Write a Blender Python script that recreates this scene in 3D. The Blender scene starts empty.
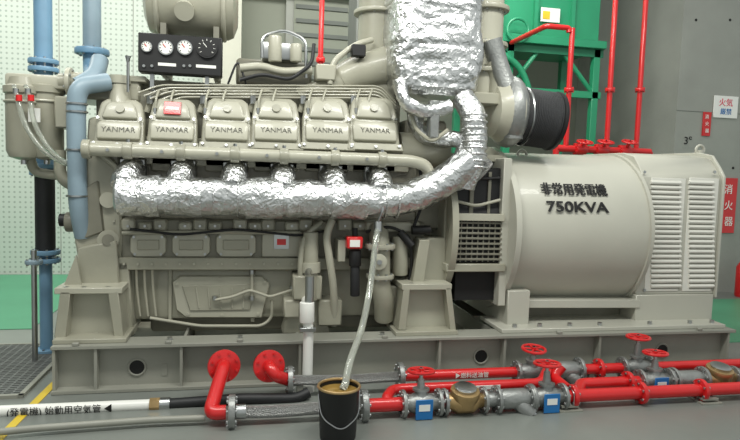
import bpy, bmesh, math, random
from mathutils import Vector, Matrix, noise
random.seed(4)
sc=bpy.context.scene
try: sc.view_settings.view_transform='Standard'
except Exception: pass
# ---------------- survey camera ----------------
YAW=math.radians(11.5); PITCH=math.radians(4.5); ROLL=math.radians(1.8)
F=600.0; D=4.1; H=1.5
CM=Matrix.Rotation(-YAW,3,'Z')@Matrix.Rotation(math.pi/2-PITCH,3,'X')@Matrix.Rotation(ROLL,3,'Z')
CP=Vector((0,-D,H))
cd=bpy.data.cameras.new('camera'); cam=bpy.data.objects.new('camera',cd); sc.collection.objects.link(cam)
cam.matrix_world=Matrix.Translation(CP)@CM.to_4x4(); cd.sensor_width=36; cd.lens=F/740*36; cd.clip_end=100
sc.camera=cam
def P(px,py,Y):
    d=CM@Vector(((px-370)/F,(220-py)/F,-1)); return CP+d*((Y+D)/d.y)
def PZ(px,py,z=0):
    d=CM@Vector(((px-370)/F,(220-py)/F,-1)); return CP+d*((z-H)/d.z)
def S(px,Y): return (P(px+1,200,Y)-P(px,200,Y)).length
# ---------------- materials ----------------
def lin(c): return tuple(((v/255)/12.92 if v/255<=.04045 else ((v/255+.055)/1.055)**2.4) for v in c)+(1,)
def mat(name,col,rough=.5,metal=0,var=.12,vs=4,bump=0,bs=60,coat=0,bumpkind='noise',trans=0,emit=0):
    m=bpy.data.materials.new(name); m.use_nodes=True; nt=m.node_tree; b=nt.nodes['Principled BSDF']
    b.inputs['Roughness'].default_value=rough; b.inputs['Metallic'].default_value=metal
    b.inputs['Coat Weight'].default_value=coat; b.inputs['Transmission Weight'].default_value=trans
    c=lin(col); tc=nt.nodes.new('ShaderNodeTexCoord')
    n=nt.nodes.new('ShaderNodeTexNoise'); n.inputs['Scale'].default_value=vs; n.inputs['Detail'].default_value=5
    nt.links.new(tc.outputs['Object'],n.inputs['Vector'])
    r=nt.nodes.new('ShaderNodeValToRGB'); r.color_ramp.elements[0].position=.3; r.color_ramp.elements[1].position=.7
    r.color_ramp.elements[0].color=tuple(v*(1-var) for v in c[:3])+(1,); r.color_ramp.elements[1].color=tuple(min(1,v*(1+var)) for v in c[:3])+(1,)
    nt.links.new(n.outputs['Fac'],r.inputs['Fac']); nt.links.new(r.outputs['Color'],b.inputs['Base Color'])
    if bump:
        if bumpkind=='voronoi':
            t=nt.nodes.new('ShaderNodeTexVoronoi'); o=t.outputs['Distance']
        else:
            t=nt.nodes.new('ShaderNodeTexNoise'); t.inputs['Detail'].default_value=6; o=t.outputs['Fac']
        t.inputs['Scale'].default_value=bs; nt.links.new(tc.outputs['Object'],t.inputs['Vector'])
        if bumpkind=='foil':
            t.noise_type='RIDGED_MULTIFRACTAL'; t.inputs['Detail'].default_value=3; t.inputs['Scale'].default_value=bs*.5
            # distorted coordinates for crease cells
            dn=nt.nodes.new('ShaderNodeTexNoise'); dn.inputs['Scale'].default_value=bs*.4; nt.links.new(tc.outputs['Object'],dn.inputs['Vector'])
            sc_=nt.nodes.new('ShaderNodeVectorMath'); sc_.operation='SCALE'; sc_.inputs['Scale'].default_value=.12; nt.links.new(dn.outputs['Color'],sc_.inputs[0])
            ad=nt.nodes.new('ShaderNodeVectorMath'); ad.operation='ADD'; nt.links.new(tc.outputs['Object'],ad.inputs[0]); nt.links.new(sc_.outputs[0],ad.inputs[1])
            vo=nt.nodes.new('ShaderNodeTexVoronoi'); vo.inputs['Scale'].default_value=bs; nt.links.new(ad.outputs[0],vo.inputs['Vector'])
            v2=nt.nodes.new('ShaderNodeTexVoronoi'); v2.inputs['Scale'].default_value=bs*2.7; nt.links.new(ad.outputs[0],v2.inputs['Vector'])
            m1=nt.nodes.new('ShaderNodeMath'); m1.operation='MULTIPLY_ADD'; m1.inputs[1].default_value=.45; nt.links.new(v2.outputs['Distance'],m1.inputs[0]); nt.links.new(vo.outputs['Distance'],m1.inputs[2])
            m2=nt.nodes.new('ShaderNodeMath'); m2.operation='MULTIPLY_ADD'; m2.inputs[1].default_value=.35; nt.links.new(t.outputs['Fac'],m2.inputs[0]); nt.links.new(m1.outputs[0],m2.inputs[2]); o=m2.outputs[0]
        bp=nt.nodes.new('ShaderNodeBump'); bp.inputs['Strength'].default_value=bump; bp.inputs['Distance'].default_value=.02
        nt.links.new(o,bp.inputs['Height']); nt.links.new(bp.outputs['Normal'],b.inputs['Normal'])
    return m
G=mat('engine_grey_paint',(156,154,138),.38,0,.1,3,.06,25,.2)
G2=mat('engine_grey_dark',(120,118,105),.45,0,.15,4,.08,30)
G3=mat('engine_grey_light',(172,170,154),.35,0,.07,2,.03,20,.2)
ALT=mat('alternator_paint',(180,179,167),.4,0,.04,2,.02,15,.15)
SK=mat('skid_paint',(144,144,134),.45,0,.12,2,.05,30)
LOUV=mat('louver_white',(220,219,210),.4,0,.04)
FOIL=mat('aluminium_foil',(218,219,219),.3,1,.05,6,.42,17,0,'foil')
FOIL2=mat('aluminium_foil_fine',(220,221,221),.3,1,.05,6,.45,26,0,'foil')
STL=mat('steel',(180,182,182),.3,1,.1,8)
CAST=mat('cast_metal',(150,152,150),.42,.7,.15,10,.2,60)
BRD=mat('braided_steel',(190,190,188),.38,.8,.25,160,.8,170,0,'voronoi')
BLK=mat('black_plastic',(18,18,19),.5,0,.1)
RUB=mat('rubber_black',(30,31,33),.55,0,.15,5,.1,40)
FLT=mat('filter_element_dark',(44,45,47),.75,0,.15,30,.3,120)
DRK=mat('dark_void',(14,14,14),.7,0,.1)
RED=mat('red_paint',(205,28,30),.3,0,.08,5,.03,30,.3)
BLU=mat('light_blue_paint',(112,150,178),.4,0,.1,5,0,0,.1)
BLU2=mat('pale_blue_paint',(132,152,164),.4,0,.08,5)
TAG=mat('blue_tag',(30,110,175),.4,0,.05)
WHT=mat('white_paint',(232,232,226),.35,0,.03)
BRS=mat('brass',(176,148,104),.35,.7,.12,8,.1,40)
GRN=mat('green_paint',(38,140,100),.4,0,.08,2,.03,20,.1)
GRND=mat('green_paint_dark',(26,104,74),.5,0,.08)
OIL=mat('used_oil',(140,112,58),.08,0,.1)
HOSE=mat('clear_hose',(222,226,216),.1,0,.05,5,0,0,.4,trans=.75)
LBL=mat('label_white',(235,235,230),.5,0,.02)
INK=mat('black_ink',(12,12,12),.6,0,0)
INK2=mat('cover_lettering_ink',(96,95,86),.6,0,0)
PINK=mat('sign_red_ink',(215,60,90),.6,0,0)
YEL=mat('yellow_paint',(215,185,50),.5,0,.1)
CON=mat('concrete_wall_mat',(152,154,147),.8,0,.1,1.5,.15,12)
COND=mat('concrete_grey_mat',(108,112,107),.8,0,.14,1.2,.15,12)
CONL=mat('concrete_light_mat',(186,186,172),.8,0,.08,1.5,.15,12)
PAN=mat('panel_grey_mat',(134,138,125),.7,0,.05,1)
FLR=mat('floor_grey_mat',(120,124,119),.3,0,.12,1.2,.04,8)
FGR=mat('floor_green_mat',(78,150,114),.4,0,.1,1.5)
GRT=mat('grating_mat',(116,118,116),.5,.3,.1)
def perf():
    m=mat('perforated_panel_mat',(196,204,190),.7,0,.02,1); nt=m.node_tree; b=nt.nodes['Principled BSDF']
    tc=nt.nodes.new('ShaderNodeTexCoord'); sp=nt.nodes.new('ShaderNodeSeparateXYZ'); nt.links.new(tc.outputs['Object'],sp.inputs[0])
    sq=[]
    for ax in ('X','Z'):
        a=nt.nodes.new('ShaderNodeMath'); a.operation='MULTIPLY'; a.inputs[1].default_value=15; nt.links.new(sp.outputs[ax],a.inputs[0])
        f=nt.nodes.new('ShaderNodeMath'); f.operation='FRACT'; nt.links.new(a.outputs[0],f.inputs[0])
        s=nt.nodes.new('ShaderNodeMath'); s.operation='SUBTRACT'; s.inputs[1].default_value=.5; nt.links.new(f.outputs[0],s.inputs[0])
        q=nt.nodes.new('ShaderNodeMath'); q.operation='MULTIPLY'; nt.links.new(s.outputs[0],q.inputs[0]); nt.links.new(s.outputs[0],q.inputs[1]); sq.append(q)
    ad=nt.nodes.new('ShaderNodeMath'); ad.operation='ADD'; nt.links.new(sq[0].outputs[0],ad.inputs[0]); nt.links.new(sq[1].outputs[0],ad.inputs[1])
    lt=nt.nodes.new('ShaderNodeMath'); lt.operation='LESS_THAN'; lt.inputs[1].default_value=.045; nt.links.new(ad.outputs[0],lt.inputs[0])
    mx=nt.nodes.new('ShaderNodeMixRGB'); mx.inputs[1].default_value=lin((188,197,187)); mx.inputs[2].default_value=lin((152,163,152))
    nt.links.new(lt.outputs[0],mx.inputs[0]); nt.links.new(mx.outputs[0],b.inputs['Base Color']); return m
PERF=perf()
# ---------------- mesh builder ----------------
def fillet(pts,rb,n=6):
    if rb<=0 or len(pts)<3: return pts
    out=[pts[0]]
    for i in range(1,len(pts)-1):
        a,p,b=pts[i-1],pts[i],pts[i+1]
        d=min(rb,(p-a).length*.49,(b-p).length*.49)
        p1=p-(p-a).normalized()*d; p2=p+(b-p).normalized()*d
        for k in range(n+1):
            t=k/n; out.append(p1*(1-t)**2+p*2*t*(1-t)+p2*t*t)
    out.append(pts[-1]); return out
def dense(pts,step):
    out=[pts[0]]
    for a,b in zip(pts,pts[1:]):
        n=max(1,int((b-a).length/step))
        for k in range(1,n+1): out.append(a.lerp(b,k/n))
    return out
class MB:
    def __init__(s,name,parent=None): s.name=name; s.parent=parent; s.bm=bmesh.new(); s.mats=[]
    def add(s,b,m):
        if m not in s.mats: s.mats.append(m)
        i=s.mats.index(m)
        for f in b.faces: f.material_index=i; f.smooth=True
        bmesh.ops.recalc_face_normals(b,faces=b.faces)
        me=bpy.data.meshes.new('t'); b.to_mesh(me); b.free(); s.bm.from_mesh(me); bpy.data.meshes.remove(me)
    def box(s,m,a,b,bev=0,rot=None,seg=1):
        t=bmesh.new(); bmesh.ops.create_cube(t,size=1)
        a=Vector(a); b=Vector(b); c=(a+b)/2; d=b-a
        for v in t.verts: v.co=Vector((v.co.x*abs(d.x),v.co.y*abs(d.y),v.co.z*abs(d.z)))
        if bev: bmesh.ops.bevel(t,geom=t.edges[:],offset=min(bev,.45*min(abs(d.x),abs(d.y),abs(d.z))),segments=seg,profile=.5,affect='EDGES')
        for v in t.verts: v.co=(rot@v.co if rot else v.co)+c
        s.add(t,m)
    def pbox(s,m,x0,y0,x1,y1,Yf,Yb,bev=0,seg=1,z0=None,z1=None):
        xm=(x0+x1)/2; ym=(y0+y1)/2
        a=P(x0,ym,Yf).x; b=P(x1,ym,Yf).x
        zt=P(xm,y0,Yf).z if z1 is None else z1; zb=P(xm,y1,Yf).z if z0 is None else z0
        s.box(m,(a,Yf,zb),(b,Yb,zt),bev,None,seg)
    def cyl(s,m,a,b,r,r2=None,seg=24,bev=0):
        t=bmesh.new(); a=Vector(a); b=Vector(b); d=b-a
        bmesh.ops.create_cone(t,cap_ends=True,segments=seg,radius1=r,radius2=r if r2 is None else r2,depth=d.length)
        if bev:
            e=[e for e in t.edges if len(e.link_faces)==2 and any(len(f.verts)>4 for f in e.link_faces)]
            bmesh.ops.bevel(t,geom=e,offset=bev,segments=2,profile=.5,affect='EDGES')
        q=d.to_track_quat('Z','Y').to_matrix()
        for v in t.verts: v.co=q@v.co+(a+b)/2
        s.add(t,m)
    def lathe(s,m,a,dr,prof,seg=28):
        t=bmesh.new(); a=Vector(a); q=Vector(dr).to_track_quat('Z','Y').to_matrix(); rings=[]
        for h,r in prof:
            rings.append([t.verts.new(a+q@Vector((r*math.cos(2*math.pi*k/seg),r*math.sin(2*math.pi*k/seg),h))) for k in range(seg)])
        for A,B in zip(rings,rings[1:]):
            for k in range(seg): t.faces.new((A[k],A[(k+1)%seg],B[(k+1)%seg],B[k]))
        t.faces.new(rings[0]); t.faces.new(rings[-1]); s.add(t,m)
    def tube(s,m,pts,r,seg=12,fil=0,closed=False,step=0,wob=0):
        pts=[Vector(p) for p in pts]; pts=fillet(pts,fil)
        if step: pts=dense(pts,step)
        q=[pts[0]]
        for p in pts[1:]:
            if (p-q[-1]).length>1e-5: q.append(p)
        pts=q; n=len(pts); t=bmesh.new(); rings=[]
        rl=r if callable(r) else (lambda u:r)
        up=None
        for i,p in enumerate(pts):
            if closed: tg=(pts[(i+1)%n]-pts[i-1]).normalized()
            else: tg=(pts[min(i+1,n-1)]-pts[max(i-1,0)]).normalized()
            if up is None:
                up=Vector((0,0,1)) if abs(tg.z)<.9 else Vector((0,1,0))
            up=(up-tg*up.dot(tg)).normalized(); sd=tg.cross(up)
            ring=[]
            for k in range(seg):
                an=2*math.pi*k/seg; dr=up*math.cos(an)+sd*math.sin(an); rr=rl(i/max(1,n-1))
                c=p+dr*rr
                if wob: c+=dr*(wob*(noise.noise(c*9)+.55*noise.noise(c*24)+.2*noise.noise(c*50)))
                ring.append(t.verts.new(c))
            rings.append(ring)
        for i in range(n if closed else n-1):
            A=rings[i];B=rings[(i+1)%n]
            for k in range(seg): t.faces.new((A[k],A[(k+1)%seg],B[(k+1)%seg],B[k]))
        if not closed: t.faces.new(rings[0]); t.faces.new(rings[-1])
        s.add(t,m)
    def ring(s,m,c,axis,R,r,seg=28,rs=8):
        q=Vector(axis).to_track_quat('Z','Y').to_matrix(); c=Vector(c)
        s.tube(m,[c+q@Vector((R*math.cos(2*math.pi*k/seg),R*math.sin(2*math.pi*k/seg),0)) for k in range(seg)],r,rs,closed=True)
    def poly(s,m,pts3,ext,bev=0,seg=1):
        t=bmesh.new(); vs=[t.verts.new(p) for p in pts3]; f=t.faces.new(vs)
        r=bmesh.ops.extrude_face_region(t,geom=[f]); 
        for v in r['geom']:
            if isinstance(v,bmesh.types.BMVert): v.co+=Vector(ext)
        if bev: bmesh.ops.bevel(t,geom=t.edges[:],offset=bev,segments=seg,profile=.5,affect='EDGES')
        s.add(t,m)
    def ppoly(s,m,pp,Yf,Yb,bev=0,seg=1): s.poly(m,[P(x,y,Yf) for x,y in pp],(0,Yb-Yf,0),bev,seg)
    def xprism(s,m,x0,x1,yz,bev=0,seg=1): s.poly(m,[Vector((x0,y,z)) for y,z in yz],(x1-x0,0,0),bev,seg)
    def bolt(s,c,dr,r=.012,h=.014,m=None):
        c=Vector(c); s.cyl(m or STL,c,c+Vector(dr).normalized()*h,r,seg=6)
    def flange(s,m,c,axis,r,th,n=8,bm=None,br=.009):
        c=Vector(c); ax=Vector(axis).normalized(); s.cyl(m,c-ax*th/2,c+ax*th/2,r,seg=28,bev=th*.15)
        q=ax.to_track_quat('Z','Y').to_matrix()
        for k in range(n):
            o=q@Vector((math.cos(2*math.pi*(k+.5)/n),math.sin(2*math.pi*(k+.5)/n),0))*r*.8
            s.cyl(bm or STL,c+o-ax*(th/2+.01),c+o+ax*(th/2+.01),br,seg=6)
    def wheel(s,m,c,axis,R):
        c=Vector(c); s.ring(m,c,axis,R,R*.13); q=Vector(axis).to_track_quat('Z','Y').to_matrix()
        for k in range(5):
            a=2*math.pi*k/5+.3; e=c+q@Vector((math.cos(a),math.sin(a),0))*R
            s.cyl(m,c,e,R*.09,seg=8)
        s.cyl(m,c-Vector(axis)*.012,c+Vector(axis)*.015,R*.22,seg=12); s.cyl(BLK,c,c+Vector(axis)*.022,R*.1,seg=6)
    def done(s):
        me=bpy.data.meshes.new(s.name); s.bm.to_mesh(me); s.bm.free()
        for m in s.mats: me.materials.append(m)
        me.set_sharp_from_angle(angle=math.radians(38))
        o=bpy.data.objects.new(s.name,me); sc.collection.objects.link(o)
        if s.parent: o.parent=s.parent
        return o
def empty(n):
    e=bpy.data.objects.new(n,None); sc.collection.objects.link(e); e.empty_display_size=.1; return e
def text(name,body,loc,size,m,parent,rot=(math.pi/2,0,0),bold=0,ext=.002,sx=1,align='CENTER'):
    c=bpy.data.curves.new(name,'FONT'); c.body=body; c.size=size; c.align_x=align; c.align_y='CENTER'; c.offset=bold; c.extrude=ext
    c.materials.append(m); o=bpy.data.objects.new(name,c); sc.collection.objects.link(o); o.location=loc; o.rotation_euler=rot; o.scale=(sx,1,1); o.parent=parent; return o

# ================= ROOM =================
f=MB('floor'); f.box(FLR,(-7,-6,-.1),(9,6,0)); f.done()
f=MB('floor_green_area')
f.box(FGR,(-6.5,1.7,0),(-1.9,4.55,.006)); f.box(FGR,(2.9,.7,0),(8.5,2.55,.006)); f.done()
WY=5.0
f=MB('wall_back'); f.box(PAN,(-7,WY,0),(9,WY+.2,6)); f.done()
f=MB('wall_left'); f.box(CON,(-7.2,-6,0),(-7,WY,6)); f.done()
xl=P(204,60,4.6).x
f=MB('wall_back_perforated'); f.box(PERF,(-6.99,4.6,0),(xl,WY-.002,6))
for i in range(1,6):
    f.box(CON,(xl-i*.92-.005,4.596,0),(xl-i*.92+.005,4.6,6))
f.done()
f=MB('wall_concrete_column'); x0=P(203,60,4.3).x; x1=P(241,60,4.3).x; f.box(CONL,(x0,4.3,0),(x1,WY-.003,6)); f.done()
f=MB('wall_right_concrete')
x0=P(676,120,3.0).x; f.box(CON,(x0,3.0,0),(9,WY-.003,6))
for (a,b) in ((696,20),(730,20),(696,165),(733,168),(700,235)):
    p=P(a,b,3.0); f.cyl(DRK,p-Vector((0,.004,0)),p+Vector((0,.02,0)),.018,seg=12)
f.box(COND,(x0,2.995,2.45),(9,3.0,2.456))
f.done()
f=MB('wall_back_concrete_pier'); a=P(632,60,4.2).x; b=x0+.3; f.box(COND,(a,4.2,0),(b,WY-.004,6)); 
a2=P(596,60,4.5).x; f.box(CON,(a2,4.5,0),(P(612,60,4.5).x,WY-.004,6)); f.done()
f=MB('wall_vent_panel')
f.pbox(CON,286,-60,358,98,4.9,4.998); f.pbox(PAN,294,-60,350,92,4.87,4.9)
for y in range(-50,90,14): f.pbox(COND,296,y,348,y+4,4.84,4.88)
f.done()
f=MB('trim_beam'); f.box(CON,(P(241,0,4.6).x,4.6,P(300,-10,4.6).z),(9,WY-.01,P(300,-60,4.6).z)); f.done()
f=MB('floor_grating')
X0,X1,Y0,Y1=-2.9,-1.42,.0,1.15
f.box(DRK,(X0,Y0,.001),(X1,Y1,.004))
f.box(SK,(X0,Y0-.03,0),(X1+.03,Y0,.022)); f.box(SK,(X1,Y0-.03,0),(X1+.03,Y1+.03,.022)); f.box(SK,(X0,Y1,0),(X1+.03,Y1+.03,.022))
for i in range(34): f.box(GRT,(X0,Y0+i*(Y1-Y0)/34,.004),(X1,Y0+i*(Y1-Y0)/34+.014,.02))
for i in range(26): f.box(GRT,(X0+i*(X1-X0)/26,Y0,.004),(X0+i*(X1-X0)/26+.014,Y1,.018))
f.done()
f=MB('floor_yellow_line'); p=PZ(50,388); q=PZ(8,430)
d=(q-p).normalized(); n=Vector((-d.y,d.x,0))*.025
f.poly(YEL,[p-d*.3+n,p-d*.3-n,q+d*.5-n,q+d*.5+n],(0,0,.004)); f.done()

# ================= SKID =================
zs=P(370,339,0).z
xa=P(50,345,0).x; xb=P(737,325,0).x
f=MB('steel_base_frame')
for (ya,yb) in ((0,.2),(1.35,1.55)):
    f.box(SK,(xa,ya,zs-.025),(xb,yb,zs),.004); f.box(SK,(xa,ya,0),(xb,yb,.025),.004)
    yw=ya+.09 if ya<.5 else yb-.09
    f.box(SK,(xa,yw-.008,.02),(xb,yw+.008,zs-.02))
for px in (53,95,181,300,440,505,600,728):
    x=P(px,360,0).x; f.box(SK,(x-.009,.01,.02),(x+.009,1.5,zs-.02))
for px in (137,262,480,660):
    c=P(px,379,0.08); c.z=zs*.45; f.cyl(DRK,c+Vector((0,-.002,0)),c+Vector((0,.01,0)),.05); f.ring(SK,c,(0,1,0),.055,.008)
for px in (75,168,240,385,560,700):
    x=P(px,340,0).x; f.box(SK,(x-.02,.0,zs),(x+.02,.03,zs+.02),.003); f.bolt((x,.1,zs),(0,0,1),.018,.02)
f.box(SK,(P(160,360,.0).x,.078,zs*.25),(P(166,360,0).x,.082,zs*.5))
f.box(G2,(xa,.25,.12),(xb,1.3,.15))
f.done()

# ================= ENGINE =================
E=empty('diesel_engine')
def gx(px,py,Y): return P(px,py,Y).x
b=MB('engine_block',E)
b.pbox(G,128,268,402,318,.44,1.08,.03,2)
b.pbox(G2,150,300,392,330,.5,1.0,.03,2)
b.pbox(G,118,258,425,270,.34,1.16,.006)
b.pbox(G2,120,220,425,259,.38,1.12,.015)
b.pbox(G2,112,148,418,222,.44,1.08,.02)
b.pbox(G,95,140,410,168,.40,1.1,.01)
for px in (132,170,253,300,398): b.pbox(G,px-2,268,px+2,322,.425,.5,.004)
b.ppoly(G3,[(172,282),(180,276),(262,276),(270,284),(262,318),(186,318),(176,310)],.405,.5,.008)
b.ppoly(G,[(182,286),(256,284),(250,310),(190,311)],.395,.42,.004)
for k in range(5): b.tube(G3,[P(196+k*12,288,.393),P(199+k*11,308,.393)],.006,6)
for (x,y) in ((177,284),(265,282),(258,314),(188,314),(220,279),(222,315)): b.bolt(P(x,y,.405),(0,-1,0),.011,.012,G3)
b.tube(G3,[P(215,300,.36),P(232,297,.36),P(250,290,.36),P(270,297,.36),P(292,290,.36)],.011,8,.03)
b.tube(G3,[P(150,318,.4),P(200,326,.4),P(262,326,.4),P(272,318,.4),P(272,300,.38)],.012,8,.05)
b.tube(G3,[P(252,272,.38),P(252,302,.38)],.012,8)
for k,px in enumerate((136,144,152)): b.tube(G3,[P(px,262,.36),P(px+1,290,.4),P(px+4,316,.42)],.009,8,.05)
for (x,y) in ((215,300),(292,290),(252,274),(252,300)): b.cyl(STL,P(x,y,.37),P(x,y-4,.37),.02,seg=6)
for x in range(124,424,14): b.bolt(P(x,264,.34),(0,-1,0),.009,.012,G3)
for x0,x1 in ((130,166),(172,210),(216,256)):
    b.ppoly(G3,[(x0,238),(x0+4,233),(x1-4,233),(x1,238),(x1,252),(x1-5,257),(x0+5,257),(x0,252)],.355,.39,.006)
    b.ppoly(G,[(x0+7,240),(x1-7,240),(x1-7,250),(x0+7,250)],.343,.36,.004)
    for (x,y) in ((x0+4,237),(x1-4,237),(x0+5,254),(x1-5,254)): b.bolt(P(x,y,.355),(0,-1,0),.01,.012,STL)
b.pbox(G3,262,232,302,257,.36,.39,.006); b.pbox(STL,274,234,289,249,.352,.362); b.pbox(RED,277,239,286,245,.349,.353)
for i,x in enumerate((128,145,160,185,200,215,240,255,268,292,306,320,345,360,372,398)):
    b.pbox(G if i%3 else G3,x-7,219+(i%2)*3,x+7,231,.35,.42,.012); b.bolt(P(x,226,.35),(0,-1,0),.01,.014,STL)
b.tube(G,[P(122,233,.34),P(200,232,.34),P(300,233,.34)],.014,8)
b.tube(RUB,[P(130,229,.32),P(180,235,.32),P(236,229,.32),P(300,236,.32),P(330,230,.32)],.009,8,.08)
b.done()
b=MB('gear_case',E)
b.ppoly(G,[(88,118),(118,112),(122,240),(118,292),(84,292),(74,240),(84,180)],.36,1.15,.015)
b.ppoly(G2,[(80,190),(98,180),(104,232),(82,240)],.34,.42,.01)
b.cyl(G,P(76,222,.45),P(96,222,.45),.1,seg=28,bev=.01); b.cyl(G2,P(66,222,.45),P(78,222,.45),.07,seg=24,bev=.01)
b.cyl(BLK,P(60,220,.45),P(67,220,.45),.045,seg=20)
b.cyl(G3,P(108,200,.33),P(108,200,.4),.055); b.cyl(G,P(108,240,.32),P(108,240,.4),.07); b.cyl(G2,P(108,240,.3),P(108,240,.34),.04)
for y in range(125,290,16): b.bolt(P(114,y,.36),(0,-1,0),.009,.012,G3)
b.pbox(G,70,78,140,100,.5,1.0,.015); b.pbox(G3,66,74,146,80,.48,1.02,.006)
b.cyl(G,P(120,118,.42),P(120,84,.5),.09,.06,seg=20,bev=.01); b.cyl(G3,P(120,84,.5),P(120,76,.5),.075,seg=20)
b.tube(STL,[P(128,92,.4),P(128,60,.4)],.01,8); b.cyl(STL,P(128,66,.4),P(128,56,.4),.004,.02,seg=10)
b.tube(G3,[P(96,150,.33),P(118,168,.33),P(118,180,.33)],.02,10,.04)
b.done()
b=MB('engine_mount',E)
b.ppoly(G,[(78,248),(116,240),(120,292),(72,292)],.3,.5,.01)
b.ppoly(G3,[(60,292),(116,292),(122,338),(56,338)],.22,.24,.004)
b.ppoly(G,[(60,292),(70,292),(66,338),(54,338)],.12,.5,.004)
b.ppoly(G,[(108,292),(118,292),(124,338),(114,338)],.12,.5,.004)
b.pbox(G3,54,288,122,294,.12,.55,.004)
b.pbox(G,52,334,126,342,.05,.6,.004,z0=zs,z1=zs+.03)
b.ppoly(G,[(76,255),(62,290),(82,290)],.24,.26)
b.ppoly(G,[(110,262),(128,262),(134,336),(116,336)],.34,.5,.01)
for x in (66,84,108): b.bolt(P(x,291,.16),(0,0,1),.018,.03,STL)
b.ppoly(G,[(418,238),(446,238),(446,286),(410,286)],.28,.5,.01)
b.ppoly(G3,[(404,288),(448,288),(452,328),(400,328)],.2,.22,.004)
b.pbox(G3,402,284,452,290,.1,.5,.004); b.ppoly(G,[(404,288),(410,288),(406,330),(398,330)],.1,.5,.003)
b.ppoly(G,[(446,288),(451,288),(456,330),(450,330)],.1,.5,.003); b.pbox(G,396,328,458,334,.05,.55,.003,z0=zs,z1=zs+.03)
for x in (412,428,442): b.bolt(P(x,287,.14),(0,0,1),.018,.03,STL)
b.ppoly(G,[(420,240),(430,240),(424,284),(412,284)],.2,.3,.004)
b.done()
VC=(120,173,227,276,327,374)
b=MB('rocker_covers',E)
for i,px in enumerate(VC):
    s=S(px,.34); c=P(px,122,.34)
    R=Matrix.Rotation(math.radians(-20),3,'X')
    def L(x,z,y=0): return c+R@Vector((x*s,y,-z*s))
    out=[(-15,-27),(15,-27),(21,-22),(24,-4),(25,22),(23,26),(-23,26),(-25,22),(-24,-4),(-21,-22)]
    b.poly(G,[L(x,z) for x,z in out],R@Vector((0,.22,0)),.02,3)
    inn=[(-11,-22),(11,-22),(15,-17),(18,-3),(-18,-3),(-15,-17)]
    b.poly(G3,[L(x,z,-.025) for x,z in inn],R@Vector((0,.05,0)),.014,3)
    low=[(-20,1),(20,1),(22,6),(21,21),(-21,21),(-22,6)]
    b.poly(G3,[L(x,z,-.032) for x,z in low],R@Vector((0,.055,0)),.014,3)
    fl=[(-26,23),(26,23),(27,30),(-27,30)]
    b.poly(G,[L(x,z,-.02) for x,z in fl],R@Vector((0,.26,0)),.004)
    for x,z in ((-21,-2),(21,-2),(-23,26),(0,27),(23,26)):
        b.bolt(L(x,z,-.02),R@Vector((0,-1,0)),.011,.016,STL)
    b.cyl(G,L(0,-13,-.02),L(0,-13,-.04),.03,seg=16)
    if i in(1,): b.poly(RED,[L(x,z,-.042) for x,z in ((-9,-20),(8,-20),(8,-6),(-9,-6))],R@Vector((0,.01,0)),.002); b.poly(LBL,[L(x,z,-.044) for x,z in ((-7,-14),(6,-14),(6,-11),(-7,-11))],R@Vector((0,.005,0)))
    t=text('cover_lettering','YANMAR',L(0,11,-.034),.054,INK2,E,(math.pi/2-math.radians(20),0,0),-.0008,.003,1.0)
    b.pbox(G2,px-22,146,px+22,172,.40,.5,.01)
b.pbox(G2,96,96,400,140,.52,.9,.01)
b.done()
b=MB('coolant_rail',E)
Yr=.22; z=P(250,155,Yr).z
p0=Vector((gx(86,152,Yr),Yr,z)); p1=Vector((gx(412,160,Yr),Yr,z))
b.tube(G3,[p0,p1,P(428,166,.24),P(430,186,.3)],.045,18,.1)
b.cyl(G,p0-Vector((.02,0,0)),p0+Vector((.03,0,0)),.065,seg=20,bev=.005)
for px in VC:
    x=gx(px+8,155,Yr)
    b.cyl(G,(x-.03,Yr,z),(x+.03,Yr,z),.058,seg=20,bev=.005); b.box(G,(x-.04,Yr,z-.04),(x+.04,.42,z+.035),.01)
    b.bolt((x,Yr,z+.055),(0,0,1),.014,.02,STL); b.bolt((x-.12,Yr-.045,z),(0,-1,0),.012,.01)
b.done()
# exhaust
b=MB('foil_exhaust_manifold',E)
Ye=.17; z=P(260,198,Ye).z; s=S(260,Ye)
xl_=gx(119,198,Ye); xr=gx(402,198,Ye)
b.tube(FOIL,[Vector((xl_,Ye,z)),Vector((xr,Ye,z)),P(440,184,.16),P(462,168,.16),P(474,152,.2)],lambda u:18.2*s if u<.72 else 17*s,48,.22,step=.015,wob=.012)
b.lathe(FOIL,(xl_+.02,Ye,z),(-1,0,0),[(0,19.2*s),(.02,19.6*s),(.035,17.5*s),(.03,6*s)],32)
for (a,c,rr) in ((122,160,20),(166,202,19.4),(246,282,20.8),(286,322,19.2),(330,366,20)):
    b.tube(FOIL2,[Vector((gx(a,198,Ye),Ye,z)),Vector((gx(c,198,Ye),Ye,z))],rr*s,48,0,step=.012,wob=.012)
for px in (214,238,384,396):
    x=gx(px,198,Ye); b.ring(FOIL2,(x,Ye,z),(1,0,0),18.6*s,.006)
for px in VC:
    x=gx(px+7,190,Ye)
    b.tube(FOIL2,[Vector((x,.42,z+.19)),Vector((x,.24,z+.15)),Vector((x,Ye,z+.06))],lambda u:.08+.02*u,24,.08,step=.015,wob=.014)
    b.box(STL,(x-.09,.36,z+.1),(x+.09,.42,z+.25),.01)
b.tube(BRD,[P(430,178,.18),P(452,188,.16),P(474,178,.16),P(488,162,.2)],.045,20,.1)
b.done()
b=MB('foil_exhaust_riser',E)
b.tube(FOIL2,[P(464,186,.2),P(473,160,.14),P(475,135,.14),P(473,112,.18),P(462,98,.26)],.088,36,.15,step=.015,wob=.01)
for k in range(9):
    p=P(474.5,116+k*6.5,.14); b.ring(FOIL2,p,(0,.1,1),.088,.009)
b.done()
b=MB('foil_lagged_silencer',E)
s=S(430,.3)
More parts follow.
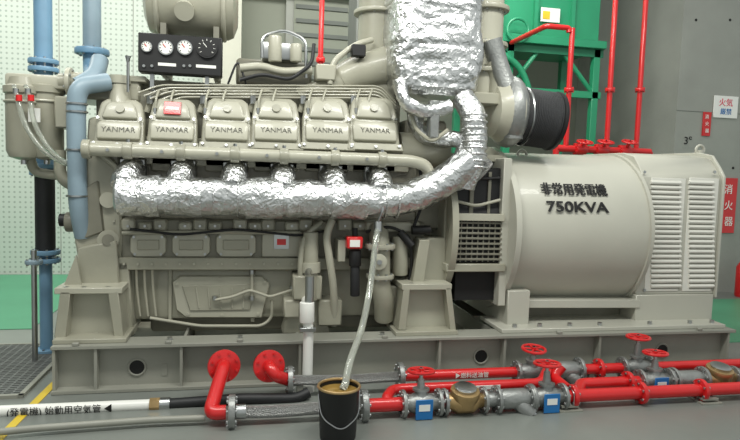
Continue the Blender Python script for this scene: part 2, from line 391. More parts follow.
def sil(m,w):
    t=bmesh.new()
    prof=[(-75,40,.9),(-30,42,.95),(0,43,1),(20,44,1),(55,44,1),(80,43,1),(92,41,.95),(99,35,.8)]
    c0=P(431,40,.5); n=70; rings=[]; dn=[]
    for (a,b_) in zip(prof,prof[1:]):
        for k in range(16): 
            u=k/16; dn.append(tuple(a[j]*(1-u)+b_[j]*u for j in range(3)))
    dn.append(prof[-1])
    for (y,r,dd) in dn:
        zc=P(431,y,.5).z; rg=[]
        for k in range(n*2):
            an=math.pi*k/n; ca,sa=math.cos(an),math.sin(an); e=.42
            x=r*s*math.copysign(abs(ca)**e,ca); yy=.3*dd*math.copysign(abs(sa)**e,sa)
            v=Vector((c0.x+x,.5+yy,zc)); q=noise.noise(v*5)+.5*noise.noise(v*14)+.3*noise.noise(v*34)
            q+=-.5*math.exp(-((y-8)/1.6)**2)-.5*math.exp(-((y-52)/1.6)**2)
            v+=Vector((ca,sa,0))*(w*q)
            rg.append(t.verts.new(v))
        rings.append(rg)
    for A,B in zip(rings,rings[1:]):
        for k in range(2*n): t.faces.new((A[k],A[(k+1)%(2*n)],B[(k+1)%(2*n)],B[k]))
    t.faces.new(rings[0]); t.faces.new(rings[-1]); b.add(t,m)
sil(FOIL,.024)
b.tube(FOIL,[P(398,80,.24),P(404,104,.2),P(424,112,.2),P(450,106,.22)],.05,24,.1,step=.015,wob=.014)
b.pbox(CAST,430,100,440,138,.18,.26,.01); b.tube(G,[P(408,104,.3),P(416,130,.25),P(432,142,.2),P(448,130,.2)],.016,8,.05)
b.tube(FOIL2,[P(414,108,.35),P(418,132,.35),P(438,140,.3),P(466,138,.25)],.06,24,.08,step=.015,wob=.014)
b.done()
b=MB('turbocharger',E)
c=P(508,112,.45); s=S(508,.45)
b.tube(CAST,[c+Vector((0,math.cos(a)*.19,math.sin(a)*.2)) for a in [2*math.pi*k/28 for k in range(28)]],.085,16,closed=True)
b.lathe(G3,c+Vector((-.16,0,0)),(1,0,0),[(0,.1),(.02,.2),(.1,.25),(.2,.26),(.26,.2),(.3,.17)],32)
b.tube(CAST,[c+Vector((0,-.12,-.22)),c+Vector((0,-.12,.05)),P(500,70,.4),P(492,40,.4)],.075,20,.15)
b.flange(G3,c+Vector((.02,0,0)),(1,0,0),.27,.03,12)
b.tube(FLT,[c+Vector((.1,0,-.02)),c+Vector((.19,-.02,-.03)),c+Vector((.36,-.04,-.06))],.222,40,.1)
for k in range(17):
    b.ring(FLT,c+Vector((.13+k*.0135,-.02-.001*k,-.035-.0012*k)),(1,0,-.1),.222,.006,40,6)
b.ring(STL,c+Vector((.12,0,-.03)),(1,0,0),.226,.012,36)
b.lathe(BLK,c+Vector((.35,-.04,-.058)),(1,0,-.1),[(0,.22),(.012,.238),(.035,.235),(.037,.19),(.01,.18)],40)
b.lathe(G2,c+Vector((.36,-.04,-.059)),(1,0,-.1),[(0,.18),(.012,.17),(.016,.05)],32)
b.pbox(G,468,92,500,104,.3,.7,.01)
b.done()
b=MB('air_outlet_pipe',E)
x=gx(486,40,.55); b.cyl(G3,(x,.55,P(486,98,.55).z),(x,.55,P(486,-60,.55).z),15*S(486,.55),seg=28)
for y in (10,46,72): b.flange(G,(x,.55,P(486,y,.55).z),(0,0,1),20*S(486,.55),.035,8)
b.tube(G,[P(493,60,.45),P(500,76,.45),P(498,98,.45)],.1,20,.1)
b.done()
b=MB('intake_manifold',E)
b.pbox(G,140,86,400,108,.62,.95,.02,2)
b.tube(G,[P(300,100,.6),P(330,88,.6),P(350,76,.6),P(390,66,.6),P(420,64,.6)],lambda u:.09+.09*u,24,.2)
b.ppoly(G,[(312,94),(330,80),(350,66),(372,56),(396,52),(400,100),(316,106)],.52,.75,.03,3)
for px in (147,200,250,300,350):
    b.tube(G3,[P(px,112,.5),P(px+6,94,.48),P(px+20,90,.55)],.022,10,.05)
    b.cyl(STL,P(px+3,104,.47),P(px+3,96,.47),.026,seg=8)
for k in range(5):
    zz=85+k*3
    b.tube(G3 if k%2 else G,[P(138+k*6,zz+8,.46-.01*k),P(160+k*5,zz,.46),P(380,zz+1,.46),P(396,zz+18,.44)],.007,8,.06)
for px in (155,170,205,222,258,272,308,322,356,368):
    b.tube(G3,[P(px,112,.38),P(px+1,98,.37),P(px+4,90,.45)],.008,8,.04); b.cyl(STL,P(px,114,.37),P(px,108,.37),.014,seg=6)
b.pbox(G2,236,60,312,86,.6,.9,.02); b.pbox(STL,262,42,300,60,.5,.75,.02,2)
b.cyl(G3,P(275,62,.5),P(275,36,.5),.05,seg=20,bev=.01); b.cyl(G3,P(296,62,.5),P(296,44,.5),.045,seg=20,bev=.01)
b.tube(G3,[P(240,68,.5),P(262,66,.5),P(282,72,.5),P(312,70,.5)],.03,12,.06)
b.tube(STL,[P(262,58,.5),P(262,36,.5),P(285,30,.5),P(306,40,.5),P(306,78,.5)],.012,8,.06)
b.tube(RUB,[P(240,80,.48),P(262,74,.46),P(290,80,.46),P(312,64,.46),P(314,44,.5)],.014,8,.06)
b.tube(G3,[P(330,84,.48),P(332,62,.48),P(356,44,.5),P(372,40,.6)],.022,10,.08)
b.tube(RUB,[P(228,84,.5),P(238,58,.5),P(246,84,.5)],.008,8,.08)
b.pbox(BLK,352,44,366,56,.42,.5,.006); b.pbox(G3,316,64,336,80,.45,.6,.01)
b.done()
b=MB('coolant_header_tank',E)
Yt=.75; x0=gx(146,10,Yt); x1=gx(238,10,Yt); z=P(190,4,Yt).z; r=33*S(190,Yt)
b.lathe(G,(x0,Yt,z),(1,0,0),[(0,r*.6),(.03,r*.92),(.07,r),(x1-x0-.07,r),(x1-x0-.03,r*.92),(x1-x0,r*.6)],36)
b.ring(G3,(x0+.1,Yt,z),(1,0,0),r,.018); b.ring(G3,(x1-.1,Yt,z),(1,0,0),r,.018)
for x in (x0+.15,x1-.15): b.box(G2,(x-.02,Yt-.2,P(190,80,Yt).z),(x+.02,Yt+.2,z-r*.8))
b.cyl(G3,(x0+.3,Yt-r*.9,z-.1),(x0+.3,Yt-r*1.05,z-.12),.07)
xx=gx(378,20,.8); b.cyl(G,(xx,.8,P(378,70,.8).z),(xx,.8,P(378,-40,.8).z),.16,seg=28); b.flange(G3,(xx,.8,P(378,14,.8).z),(0,0,1),.2,.03)
b.done()
b=MB('gauge_panel',E)
Yg=.42
b.pbox(BLK,138,35,222,74,Yg,Yg+.12,.006)
b.pbox(STL,150,74,154,90,Yg+.05,Yg+.08); b.pbox(STL,205,74,209,90,Yg+.05,Yg+.08)
for (x,y,r,m) in ((147,47,5.5,WHT),(166,48,7.5,WHT),(185,48,7.5,WHT),(207,48,10.5,BLK)):
    p=P(x,y,Yg); k=S(x,Yg)*r; b.cyl(STL if m is WHT else BLK,p,p-Vector((0,.02,0)),k,seg=28); b.cyl(m,p-Vector((0,.02,0)),p-Vector((0,.022,0)),k*.84,seg=28)
    n=9
    for j in range(n):
        a=math.radians(-40+j*260/(n-1)); d=Vector((math.cos(a),0,math.sin(a)))
        b.cyl(INK if m is WHT else WHT,p+d*k*.62-Vector((0,.024,0)),p+d*k*.8-Vector((0,.024,0)),.0025,seg=4)
    d=Vector((-.5,0,.6)); b.cyl(RED if m is WHT else WHT,p-Vector((0,.025,0)),p+d*k*.7-Vector((0,.025,0)),.003,seg=4)
b.pbox(WHT,158,63,176,66,Yg-.003,Yg+.01); b.pbox(WHT,196,65,216,68,Yg-.003,Yg+.01)
for x in (144,152,184,190): b.cyl(STL,P(x,66,Yg),P(x,66,Yg)-Vector((0,.012,0)),.01,seg=10)
b.done()
b=MB('oil_filter_housing',E)
for px,Y in ((24,.5),(47,.55)):
    s=S(px,Y); p=P(px,160,Y)
    b.lathe(G,(p.x,Y,p.z),(0,0,1),[(0,5*s),(3*s,14*s),(10*s,17*s),(70*s,17*s),(71*s,19*s),(78*s,19*s),(80*s,15*s),(88*s,13*s)],32)
    b.ring(G3,(p.x,Y,p.z+62*s),(0,0,1),17.5*s,.01); b.cyl(STL,(p.x,Y,p.z),(p.x,Y,p.z-.03),.02)
b.pbox(G3,4,74,72,88,.45,.75,.02,2); b.pbox(LBL,28,108,40,122,.37,.38); b.pbox(G,54,96,70,128,.4,.7,.01)
b.cyl(G,P(60,82,.5),P(82,82,.5),.06,seg=20); b.flange(G3,P(70,82,.5),(1,0,0),.1,.03,6)
for k in range(2):
    pts=[P(14+k*12,86,.36),P(18+k*12,100,.3),P(24+k*10,125,.3),P(40+k*8,148,.3),P(56+k*4,160,.33),P(84,170,.36)]
    b.tube(HOSE,pts,.016,10,.08)
    p=P(19+k*12,98,.3); b.cyl(RED,p-Vector((0,0,.02)),p+Vector((0,0,.02)),.02,seg=12)
    p=P(16+k*12,91,.33); b.cyl(STL,p-Vector((0,0,.02)),p+Vector((0,0,.015)),.019,seg=12)
b.tube(G,[P(60,150,.5),P(60,180,.5),P(84,190,.5)],.04,14,.08)
b.tube(G,[P(30,158,.55),P(34,172,.6),P(60,176,.6),P(90,176,.6)],.035,12,.08)
b.done()
b=MB('coolant_hose_pipe',E)
b.tube(BLU2,[P(108,82,.45),P(78,86,.34),P(76,110,.34),P(77,160,.34),P(78,205,.34),P(84,236,.4)],.062,22,.12)
for y in (104,112,150,196): b.ring(STL,P(77,y,.34),(0,0,1),.064,.008,24,6)
b.tube(BLU2,[P(78,86,.45),P(96,76,.5),P(100,60,.6)],.06,18,.08)
b.done()
b=MB('engine_accessories',E)
b.cyl(G,P(311,232,.26),P(311,300,.26),.055,seg=20,bev=.01); b.cyl(G3,P(311,262,.26),P(311,272,.26),.07,seg=20)
b.tube(G3,[P(332,220,.25),P(326,236,.22),P(330,262,.22),P(334,290,.24),P(334,325,.3)],.028,14,.1)
b.tube(G,[P(322,222,.3),P(304,236,.25),P(300,262,.25),P(302,300,.25)],.022,12,.1)
b.pbox(G,293,276,322,300,.22,.5,.01); b.pbox(G3,284,300,300,318,.24,.45,.01); b.pbox(G,318,300,342,326,.26,.5,.01)
b.ppoly(G,[(292,300),(322,300),(330,334),(282,334)],.3,.5,.01)
b.pbox(RED,347,237,363,249,.14,.24,.008); b.pbox(LBL,350,240,360,247,.134,.142); b.cyl(BLK,P(355,250,.2),P(355,266,.2),.045,seg=20,bev=.006)
b.cyl(RUB,P(355,266,.2),P(355,296,.2),.035,seg=20,bev=.008); b.cyl(BLK,P(355,236,.2),P(355,228,.2),.02); b.pbox(G3,338,240,346,262,.2,.36,.006)
b.tube(G,[P(378,228,.34),P(380,246,.24),P(380,285,.24),P(384,300,.24),P(384,318,.3)],.075,22,.1)
b.flange(G3,P(380,246,.24),(0,0,1),.115,.035,8); b.flange(G3,P(380,276,.24),(0,0,1),.105,.03,8)
b.cyl(G3,P(379,262,.24),P(379,262,.12),.06,seg=20,bev=.008); b.bolt(P(379,262,.12),(0,-1,0),.02,.02)
b.cyl(G,P(400,236,.3),P(400,275,.3),.06,seg=20,bev=.01); b.cyl(BLK,P(412,230,.28),P(430,230,.28),.035); b.cyl(BLK,P(400,232,.25),P(412,246,.22),.03)
b.tube(BLK,[P(366,232,.3),P(390,226,.26),P(410,236,.24),P(412,262,.26),P(406,300,.3)],.012,8,.06)
b.tube(RUB,[P(420,170,.3),P(424,200,.3),P(414,226,.3)],.012,8,.06)
b.pbox(G,388,286,404,320,.3,.5,.01); b.pbox(G3,366,222,420,232,.32,.42,.01)
b.tube(STL,[P(376,180,.2),P(384,208,.05),P(374,232,.1)],.01,8,.05)
b.pbox(G2,404,120,445,230,.46,1.0,.02)
b.cyl(G,P(398,150,.5),P(446,150,.5),.14,seg=24,bev=.01)
b.done()

# ================= ALTERNATOR =================
A=empty('alternator')
b=MB('alternator_housing',A)
Ya=.75; s=S(570,Ya); zc=P(570,228,Ya).z; R=66*s
xL=gx(508,228,.27); xM=gx(640,228,.27); xR=gx(718,228,.27)
b.lathe(ALT,(xL,Ya,zc),(1,0,0),[(0,R*.99),(.02,R*1.0),(xM-xL,R*1.02)],72)
b.lathe(ALT,(xL-.02,Ya,zc),(1,0,0),[(0,R*1.04),(.0,R*1.07),(.045,R*1.07),(.045,R*.98)],72)
b.lathe(ALT,(xM-.03,Ya,zc),(1,0,0),[(0,R*1.02),(.0,R*1.05),(.03,R*1.05),(.03,R)],72)
Yf=.27; zt=P(680,157,Yf).z+.0; zb=P(680,294,Yf).z; zt2=P(680,178,Yf).z
sec=[(Yf,zb),(Yf,zt2),(Yf+.05,zt2+.07),(Yf+.14,zt+.0),(Yf+.3,zt+.03),(1.2,zt+.03),(1.3,zt2),(1.3,zb)]
b.xprism(ALT,xM,xR,sec,.006)
b.poly(ALT,[Vector((xR,y,z+(.02 if z>1 else -.03))) for y,z in [(Yf-.02,zb),(Yf-.02,zt2),(Yf+.04,zt2+.08),(Yf+.13,zt+.01),(Yf+.3,zt+.04),(1.3,zt+.04),(1.3,zb)]],(.025,0,0),.004)
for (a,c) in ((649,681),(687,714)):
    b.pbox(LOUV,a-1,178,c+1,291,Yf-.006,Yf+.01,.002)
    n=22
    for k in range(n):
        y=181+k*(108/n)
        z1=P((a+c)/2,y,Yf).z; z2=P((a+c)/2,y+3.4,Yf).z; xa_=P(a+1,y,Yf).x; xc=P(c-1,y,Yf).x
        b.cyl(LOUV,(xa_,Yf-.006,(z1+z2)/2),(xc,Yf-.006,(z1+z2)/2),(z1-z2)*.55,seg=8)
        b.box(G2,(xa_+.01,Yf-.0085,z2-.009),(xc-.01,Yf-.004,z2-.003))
for (x,y) in ((644,172),(644,230),(644,290),(714,172)): b.bolt(P(x,y,Yf),(0,-1,0),.013,.014)
b.cyl(ALT,P(700,160,.6),P(700,150,.6),.03); b.ring(ALT,P(700,150,.6),(0,1,0),.04,.012)
b.cyl(ALT,P(522,166,.6),P(522,156,.6),.03); b.ring(ALT,P(522,155,.6),(0,1,0),.04,.012)
b.done()
b=MB('flywheel_housing',A)
xF0=gx(446,228,.35)
b.lathe(BLK,(xF0,Ya,zc),(1,0,0),[(0,R*.8),(xL-xF0,R*.8)],48)
b.lathe(G,(xF0-.02,Ya,zc),(1,0,0),[(0,R*.8),(0,R*.97),(.05,R*.97),(.05,R*.8)],60)
b.pbox(G,444,160,453,300,.3,1.2,.008); b.pbox(ALT,501,158,509,306,.22,1.25,.006)
b.pbox(G,446,264,506,272,.2,1.2,.006)
b.box(G,(xF0,.4,zc+R*.86),(xL,1.1,zc+R*.95),.006)
b.ppoly(BLK,[(453,172),(502,168),(502,222),(453,222)],.28,.36,.01)
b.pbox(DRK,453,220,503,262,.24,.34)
for k in range(8): b.pbox(G2,454,222+k*5.2,502,224+k*5.2,.215,.24,.002)
for k in range(9): b.pbox(G2,455+k*5.6,220,456+k*5.6,262,.225,.245)
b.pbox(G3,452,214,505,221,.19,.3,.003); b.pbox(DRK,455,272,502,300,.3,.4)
b.pbox(G2,470,172,474,216,.262,.29,.002); b.pbox(G2,488,172,491,216,.262,.29,.002)
b.tube(BLK,[P(430,168,.3),P(450,180,.25),P(500,178,.26)],.012,8,.05)
b.tube(G3,[P(452,200,.25),P(476,206,.24),P(500,200,.25)],.012,8,.05)
b.done()
b=MB('alternator_feet',A)
b.box(ALT,(gx(508,300,.2),.2,zs),(gx(530,300,.2),1.3,zc-R*.7),.006)
b.box(ALT,(gx(640,300,.2),.25,zs),(gx(718,300,.2),1.3,zb+.0),.006)
b.box(G2,(gx(530,300,.2),.45,zs),(gx(640,300,.2),1.2,zc-R*.75),.006)
b.box(ALT,(gx(500,325,.1),.06,zs),(gx(722,325,.1),.5,zs+.03),.004)
b.ppoly(ALT,[(508,300),(640,300),(640,308),(508,308)],.24,.5,.004)
for px in (515,540,570,600,650,690,712): b.bolt(Vector((gx(px,320,.12),.12,zs+.03)),(0,0,1),.018,.025)
b.done()
def tan_text(n,body,px,py,size,sx,bold=0):
    p=P(px,py,Ya-R*.98); dz=p.z-zc; ang=math.asin(max(-1,min(1,dz/(R*1.02)))); y=Ya-math.cos(ang)*R*1.02-.006
    return text(n,body,(p.x,y,p.z),size,INK,A,(math.pi/2-ang,0,0),bold,.003,sx)
for dx in (-.35,0,.35): tan_text('lettering_japanese','非常用発電機',579+dx,190.5,.115,.82)
tan_text('lettering_rating','750KVA',578,207.5,.118,1.3,.002)

# ================= FOREGROUND PIPES =================
def pipe(b,m,px0,px1,Y,z,r,seg=18): b.cyl(m,(gx(px0,400,Y),Y,z),(gx(px1,400,Y),Y,z),r,seg=seg)
def valve(b,px,Y,z,R=.05,wh=.24,tilt=(0,0,1),tag=True,wr=.08):
    c=Vector((gx(px,400,Y),Y,z)); t=Vector(tilt).normalized()
    b.lathe(CAST,c-Vector((.11,0,0)),(1,0,0),[(0,R),(.03,R*1.0),(.07,R*1.35),(.15,R*1.35),(.19,R),(.22,R)],24)
    for sx in(-1,1): b.flange(CAST,c+Vector((sx*.115,0,0)),(1,0,0),R*1.8,.022,8)
    b.lathe(CAST,c,t,[(R*.6,R*1.05),(R*1.6,R*.8),(R*1.65,R*1.1),(R*1.95,R*1.1),(R*2,R*.55),(wh-.05,R*.42)],20)
    b.cyl(STL,c+t*(wh-.06),c+t*(wh+.02),.012,seg=10); b.wheel(RED,c+t*wh,t,wr)
    if tag: b.box(TAG,c+Vector((-.055,-R*1.45-.012,-.075)),c+Vector((.055,-R*1.45-.004,.05)),.003); b.box(LBL,c+Vector((-.035,-R*1.45-.014,-.02)),c+Vector((.035,-R*1.45-.012,.02)))
def meter(b,px,Y,z):
    c=Vector((gx(px,400,Y),Y,z))
    b.lathe(BRS,c-Vector((.13,0,0)),(1,0,0),[(0,.045),(.04,.05),(.08,.075),(.18,.075),(.22,.05),(.26,.045)],24)
    b.lathe(BRS,c,(0,-.2,1),[(-.02,.08),(.04,.09),(.06,.095),(.08,.09),(.085,.07)],28); b.lathe(STL,c,(0,-.2,1),[(.08,.066),(.1,.07),(.105,.05)],24)
    b.flange(CAST,c-Vector((.13,0,0)),(1,0,0),.085,.02,6); b.flange(CAST,c+Vector((.13,0,0)),(1,0,0),.085,.02,6)
def strainer(b,px,Y,z):
    c=Vector((gx(px,400,Y),Y,z))
    b.lathe(CAST,c-Vector((.12,0,0)),(1,0,0),[(0,.05),(.05,.065),(.19,.065),(.24,.05)],22)
    b.cyl(CAST,c,c+Vector((.1,-.06,-.09)),.05,seg=20,bev=.006); b.cyl(STL,c+Vector((.09,-.055,-.08)),c+Vector((.11,-.066,-.1)),.03,seg=6)
    for sx in(-1,1): b.flange(CAST,c+Vector((sx*.12,0,0)),(1,0,0),.09,.022,8)
Y1_=-.6; z1=P(400,404,Y1_).z
b=MB('fuel_supply_pipeline')
b.flange(CAST,(gx(232,400,Y1_),Y1_,z1),(1,0,0),.1,.04,8)
b.tube(RED,[Vector((gx(226,410,Y1_),Y1_,z1)),Vector((gx(210,410,Y1_),Y1_,z1)),P(218,385,-.42),P(224,366,-.3),P(224,366,-.2)],.042,18,.09)
b.tube(BRD,[Vector((gx(234,400,Y1_),Y1_,z1)),Vector((gx(270,400,Y1_),Y1_,z1-.012)),Vector((gx(330,400,Y1_),Y1_,z1)),Vector((gx(362,400,Y1_),Y1_,z1))],.036,16,.1)
b.cyl(STL,(gx(236,400,Y1_),Y1_,z1),(gx(246,400,Y1_),Y1_,z1),.042)
b.flange(CAST,(gx(364,400,Y1_),Y1_,z1),(1,0,0),.1,.04,8)
pipe(b,RED,366,402,Y1_,z1,.042); valve(b,421,Y1_,z1,.048,.2,(0,.1,1)); pipe(b,RED,436,444,Y1_,z1,.042)
meter(b,464,Y1_,z1); pipe(b,CAST,482,500,Y1_,z1,.045); strainer(b,514,Y1_,z1)
valve(b,546,Y1_,z1,.048,.22,(0,.05,1)); pipe(b,RED,560,760,Y1_,z1,.042)
Yl=-.42; zl_=P(450,387,Yl).z
b.tube(RED,[Vector((gx(388,400,Y1_),Y1_,z1)),Vector((gx(388,400,Y1_),Y1_+.04,zl_)),Vector((gx(392,400,Yl),Yl,zl_)),Vector((gx(420,400,Yl),Yl,zl_)),Vector((gx(520,400,Yl),Yl,zl_)),Vector((gx(540,400,Yl),Yl,zl_)),Vector((gx(548,400,-.22),-.22,zl_+.06))],.034,16,.06)
p=Vector((gx(482,400,Yl),Yl-.034,zl_)); b.box(LBL,p+Vector((-.11,-.003,-.013)),p+Vector((.11,.004,.013)))
b.tube(RED,[Vector((gx(575,400,Y1_),Y1_,z1)),Vector((gx(575,400,Y1_),-.3,z1+.02)),Vector((gx(560,400,-.3),-.3,z1+.1))],.038,14,.05)
for px in (572,640,700): b.flange(RED,(gx(px,400,Y1_),Y1_,z1),(1,0,0),.075,.03,6)
x=gx(566,400,Y1_)
for dx in (0,1.05):
    b.box(SK,(x+dx-.03,Y1_-.03,0),(x+dx+.03,Y1_-.022,z1-.05)); b.box(SK,(x+dx-.03,Y1_-.03,0),(x+dx-.022,Y1_+.03,z1-.05)); b.box(SK,(x+dx-.06,Y1_-.06,z1-.055),(x+dx+.06,Y1_+.06,z1-.043)); b.box(SK,(x+dx-.08,Y1_-.08,0),(x+dx+.08,Y1_+.08,.01))
b.tube(STL,[(x+.03,Y1_-.05,z1-.05),(x+.03,Y1_-.05,z1+.045),(x+.03,Y1_+.05,z1+.045),(x+.03,Y1_+.05,z1-.05)],.006,6,.04)
b.done()
b=MB('fuel_return_pipeline')
Y2=-.2; z2=P(460,374,Y2).z
p=P(224,366,-.2); b.flange(RED,p,(.25,-1,0.15),.105,.03,8,RED)
p=P(269,366,-.2); b.flange(RED,p,(.25,-1,.15),.105,.03,8,RED)
b.tube(RED,[P(269,366,-.19),P(270,368,-.28),P(276,376,-.3),Vector((gx(290,378,Y2),Y2,z2))],.04,16,.05)
b.flange(CAST,(gx(290,378,Y2),Y2,z2),(1,0,0),.095,.035,8)
b.tube(BRD,[Vector((gx(292,378,Y2),Y2,z2)),Vector((gx(345,378,Y2),Y2,z2-.012)),Vector((gx(398,378,Y2),Y2,z2))],.034,16,.1)
b.flange(CAST,(gx(400,378,Y2),Y2,z2),(1,0,0),.095,.035,8)
pipe(b,RED,402,520,Y2,z2,.036)
valve(b,530,Y2,z2,.046,.17,(0,-.1,1),tag=False); strainer(b,562,Y2,z2); pipe(b,RED,572,620,Y2,z2,.038)
b.flange(RED,(gx(598,378,Y2),Y2,z2),(1,0,0),.075,.03,6)
valve(b,634,Y2,z2,.046,.23,(0,0,1),tag=False); pipe(b,RED,646,770,Y2,z2+.0,.036)
for px in (300,420,590,700):
    x=gx(px,378,Y2); b.box(SK,(x-.02,Y2-.02,0),(x+.02,Y2+.02,z2-.03)); b.box(SK,(x-.05,Y2-.05,0),(x+.05,Y2+.05,.01))
o=b.done(); text('flow_label','▶燃料送油管',Vector((gx(470,378,Y2),Y2-.038,z2)),.042,WHT,o,(math.pi/2,0,0),0,.001)
b=MB('flow_meter_line'); Y3=-.42; z3=P(650,381,Y3).z
pipe(b,RED,586,640,Y3,z3,.04); valve(b,653,Y3,z3,.048,.2,(0,.05,1)); pipe(b,CAST,664,680,Y3,z3,.04); strainer(b,686,Y3,z3); meter(b,716,Y3,z3); pipe(b,RED,732,790,Y3,z3,.04)
b.flange(RED,(gx(628,378,Y3),Y3,z3),(1,0,0),.075,.03,6)
b.tube(RED,[Vector((gx(588,400,Y3),Y3,z3)),Vector((gx(580,400,Y3),Y3,z3)),Vector((gx(576,400,Y1_),Y1_,z1))],.04,14,.03)
x=gx(702,378,Y3); b.box(SK,(x-.025,Y3-.02,0),(x+.025,Y3+.02,z3-.05)); b.done()

b=MB('starting_air_pipe'); Yw=-.28; zw=P(80,408,Yw).z
b.cyl(WHT,(gx(-60,410,Yw),Yw,zw),(gx(150,404,Yw),Yw,zw),.035,seg=20)
b.cyl(BRS,(gx(150,404,Yw),Yw,zw),(gx(160,404,Yw),Yw,zw),.045,seg=8); b.cyl(STL,(gx(160,404,Yw),Yw,zw),(gx(170,404,Yw),Yw,zw),.042,seg=16)
b.tube(RUB,[Vector((gx(166,404,Yw),Yw,zw)),Vector((gx(240,400,Yw),Yw,zw+.015)),Vector((gx(296,398,Yw),Yw,zw)),Vector((gx(309,398,Yw),Yw+.02,zw+.03))],.034,16,.06)
for px in (10,130): x=gx(px,410,Yw); b.box(SK,(x-.02,Yw-.02,0),(x+.02,Yw+.02,zw-.03))
o=b.done(); text('pipe_label','(発電機) 始動用空気管 ◀',(gx(62,410,Yw),Yw-.037,zw),.06,INK,o,(math.pi/2,0,0),0,.001,.88)
b=MB('drain_pipe')
Yd=-.1; x=gx(308,350,Yd)
b.tube(WHT,[P(306,300,.24),P(307,308,Yd),Vector((x,Yd,P(308,330,Yd).z)),Vector((x,Yd,.03)) ],.035,16,.06)
b.cyl(WHT,P(307,322,Yd),P(307,302,Yd),.05,seg=16,bev=.005); b.pbox(STL,300,328,316,332,Yd-.05,Yd+.05,.003); b.cyl(WHT,(x,Yd,0),(x,Yd,.05),.05)
b.cyl(STL,(x,Yd,P(308,302,Yd).z),(x,Yd,P(308,276,Yd).z),.03)
b.tube(STL,[(x,Yd,P(308,280,Yd).z),(x,.1,P(308,272,.1).z),P(310,270,.22)],.02,10,.05)
b.done()
b=MB('floor_conduit_pipe')
b.tube(SK,[PZ(-40,436,.04),PZ(40,428,.04),PZ(150,420,.04),PZ(205,418,.04)],.02,10,.05); b.done()
B=empty('oil_bucket')
b=MB('bucket_can',B); c=P(339,388,-.84); s=S(339,-.84); r=21*s; h=c.z
b.lathe(BLK,(c.x,-.84,0),(0,0,1),[(0,r*.86),(.01,r*.88),(h,r),(h+.008,r*1.04),(h+.016,r),(h,r*.96),(h-.03,r*.95)],36)
b.lathe(OIL,(c.x,-.84,h-.03),(0,0,1),[(0,.01),(.0,r*.94),(.016,r*.94),(.017,.01)],36)
b.ring(BRS,(c.x,-.84,h+.012),(0,0,1),r*1.0,.008,36)
b.tube(STL,[(c.x-r,-.84,h-.03),(c.x-r*.9,-.84-r*.6,h-.14),(c.x,-.84-r*1.05,h-.2),(c.x+r*.9,-.84-r*.6,h-.14),(c.x+r,-.84,h-.03)],.004,6,.05)
b.done()
b=MB('clear_drain_hose')
b.tube(HOSE,[P(378,226,.1),P(376,240,.02),P(370,290,-.1),P(362,330,-.35),P(350,360,-.65),P(345,385,-.82),Vector((c.x+.02,-.83,h-.012))],.022,14,.2)
b.cyl(STL,P(378,232,.08),P(378,222,.1),.03); b.done()

# ================= LEFT BLUE PIPES =================
b=MB('cooling_water_pipe'); Yb=.95
x=gx(45,200,Yb); s=S(45,Yb)
def zz_(y): return P(45,y,Yb).z
b.cyl(BLU,(x,Yb,zz_(175)),(x,Yb,zz_(-90)),9*s,seg=24); 
for y in (62,70,166,173,252,260): b.flange(BLU,(x,Yb,zz_(y)),(0,0,1),15*s,.035,8)
b.cyl(RUB,(x,Yb,zz_(250)),(x,Yb,zz_(175)),10*s,seg=24); 
b.cyl(BLU,(x,Yb,0),(x,Yb,zz_(252)),6.5*s,seg=24)
b.flange(BLU,(x,Yb,.02),(0,0,1),13*s,.04,6)
b.done()
b=MB('cooling_water_pipe'); Yb=1.3; x=gx(92,30,Yb); s=S(92,Yb)
b.cyl(BLU2,(x,Yb,P(92,54,Yb).z),(x,Yb,P(92,-90,Yb).z),9*s,seg=24); b.flange(BLU,(x,Yb,P(92,52,Yb).z),(0,0,1),17*s,.05,8)
b.tube(BLU,[(x,Yb,P(92,54,Yb).z),(x,Yb,P(92,72,Yb).z),(x+.1,Yb-.3,P(92,84,Yb).z)],9*s,18,.1); b.done()
b=MB('drain_valve_pipe'); x=gx(34,270,.7)
b.cyl(STL,(x,.7,0),(x,.7,P(34,250,.7).z),.02); b.flange(BLU2,(x,.7,P(34,262,.7).z),(0,0,1),.06,.03,4); b.done()

# ================= BACKGROUND =================
T=MB('green_fuel_tank'); Yt=3.2
x0=gx(476,20,Yt); x1=gx(600,20,Yt)
zbm=P(540,38,Yt).z
T.box(GRN,(x0,Yt,zbm),(x1,4.1,zbm+1.6),.01)
for px in (500,535,572): 
    x=gx(px,10,Yt); T.box(GRN,(x-.025,Yt-.05,zbm),(x+.025,Yt,zbm+1.6))
T.box(GRN,(x0-.1,Yt-.12,zbm-.1),(x1+.05,4.15,zbm),.006); T.box(GRND,(x0-.1,Yt-.05,zbm-.2),(x1+.05,Yt-.02,zbm-.1))
for px in (480,508,594):
    x=gx(px,80,Yt); T.box(GRN,(x-.045,Yt-.05,0),(x+.045,Yt+.04,zbm-.1),.004); T.box(GRN,(x-.045,4.0,0),(x+.045,4.09,zbm-.1),.004)
zl=P(540,92,Yt).z
T.box(GRN,(x0-.1,Yt-.05,zl-.05),(x1+.05,Yt,zl+.04),.004); T.box(GRN,(x0-.1,4.0,zl-.05),(x1+.05,4.05,zl+.04),.004)
T.tube(GRN,[(gx(508,90,Yt),Yt,zl),(gx(540,60,Yt),Yt,zbm-.12)],.03,8); T.tube(GRN,[(gx(594,90,Yt),Yt,zl),(gx(560,60,Yt),Yt,zbm-.12)],.03,8)
T.pbox(LBL,541,8,560,22,Yt-.06,Yt-.05); T.pbox(YEL,543,11,550,19,Yt-.065,Yt-.06)
T.tube(GRN,[P(500,52,3.1),P(520,66,3.1),P(530,90,3.1),P(530,140,3.1)],.04,12,.2)
T.ring(GRN,P(518,30,3.05),(0,1,0),.14,.02)
T.done()
T=MB('fire_water_pipes')
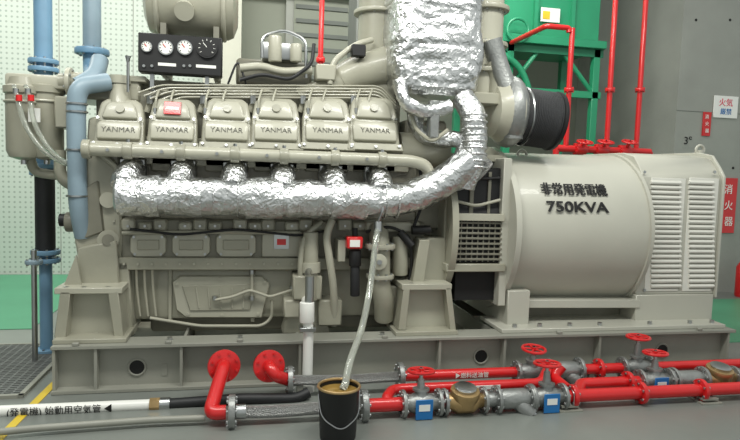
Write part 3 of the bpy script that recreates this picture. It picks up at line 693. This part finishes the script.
for px,Y,top,bot in ((569,2.2,28,150),(610,2.2,-80,150),(640,2.25,-80,150)):
    x=gx(px,90,Y); T.cyl(RED,(x,Y,P(px,bot,Y).z),(x,Y,P(px,top,Y).z),.03,seg=14)
    T.flange(RED,(x,Y,P(px,90,Y).z),(0,0,1),.055,.04,4,RED)
zr=P(600,150,2.2).z
T.cyl(RED,(gx(556,150,2.2),2.2,zr),(gx(650,150,2.2),2.2,zr),.04); 
x=gx(569,28,2.2); zt_=P(569,28,2.2).z
T.tube(RED,[(x,2.2,zt_-.05),(x,2.2,zt_),(gx(546,28,2.2),2.2,zt_),(gx(546,28,2.2),3.1,zt_)],.03,12,.05)
for px in (585,606,630):
    p=P(px,142,2.1); T.wheel(RED,p,(0,-.3,1),.085); T.cyl(RED,p,Vector((p.x,2.2,zr)),.02); T.flange(RED,(p.x,2.2,zr),(1,0,0),.07,.14,6,RED)
for px in (556,650): x=gx(px,150,2.2); T.cyl(RED,(x,2.2,0),(x,2.2,zr),.035)
T.done()
b=MB('red_sprinkler_pipe'); x=gx(321,40,2.6); b.cyl(RED,(x,2.6,0),(x,2.6,P(321,-80,2.6).z),.028,seg=14); b.flange(RED,(x,2.6,P(321,60,2.6).z),(0,0,1),.05,.05,4,RED); b.done()
b=MB('ventilation_duct'); b.pbox(COND,357,-80,387,96,2.6,3.2,.01,z0=0); b.done()
Ys=2.99
b=MB('fire_equipment_sign'); b.pbox(RED,721,178,736,233,Ys-.01,Ys+.005,.002); o=b.done()
for i,chh in enumerate('消火器'): p=P(728.5,190+i*16,Ys-.012); text('sign_char',chh,p,.14,WHT,o)
b=MB('fire_equipment_sign'); b.pbox(RED,703,112,711,136,Ys-.01,Ys+.005,.002); o=b.done()
for i,chh in enumerate('消火器'): p=P(707,117+i*7,Ys-.012); text('sign_char',chh,p,.06,WHT,o)
b=MB('notice_sign'); b.pbox(LBL,714,96,738,118,Ys-.01,Ys+.005,.002); o=b.done()
text('sign_text','火気',P(726,103,Ys-.012),.11,PINK,o); text('sign_text2','厳禁',P(726,112,Ys-.012),.09,TAG,o)
b=MB('wall_number_mark'); b.pbox(CON,683,134,694,148,Ys+.008,Ys+.012); o=b.done(); text('mark','3ᶜ',P(688,141,Ys),.14,INK,o)
b=MB('fire_extinguisher'); c=P(742,292,2.7); c.z=0
b.lathe(RED,c,(0,0,1),[(0,.08),(.02,.09),(.4,.09),(.47,.05),(.5,.03)],24); b.box(BLK,c+Vector((-.015,-.06,.5)),c+Vector((.015,.04,.53))); b.tube(BLK,[c+Vector((0,0,.5)),c+Vector((.1,0,.48)),c+Vector((.12,0,.2))],.012,8,.06); b.done()

# ================= LIGHT =================
w=bpy.data.worlds.new('w'); sc.world=w; w.use_nodes=True
w.node_tree.nodes['Background'].inputs[0].default_value=(.90,.95,.92,1); w.node_tree.nodes['Background'].inputs[1].default_value=.64
def area(n,loc,tgt,sx,sy,e,col=(1,1,.94)):
    l=bpy.data.lights.new(n,'AREA'); l.shape='RECTANGLE'; l.size=sx; l.size_y=sy; l.energy=e; l.color=col
    o=bpy.data.objects.new(n,l); sc.collection.objects.link(o); o.location=loc; o.rotation_euler=(Vector(tgt)-Vector(loc)).to_track_quat('-Z','Y').to_euler(); return o
area('ceiling_light',(-1.2,-1.6,4.2),(-.8,.6,.8),2.4,.5,90)
area('ceiling_light',(1.8,-1.6,4.2),(1.8,.6,.8),2.4,.5,90)
area('ceiling_light',(.5,1.6,4.8),(.5,3.6,1.8),6,.5,210)
area('ceiling_light',(-4,2.4,4.8),(-3.6,3.8,1),2,.5,90)
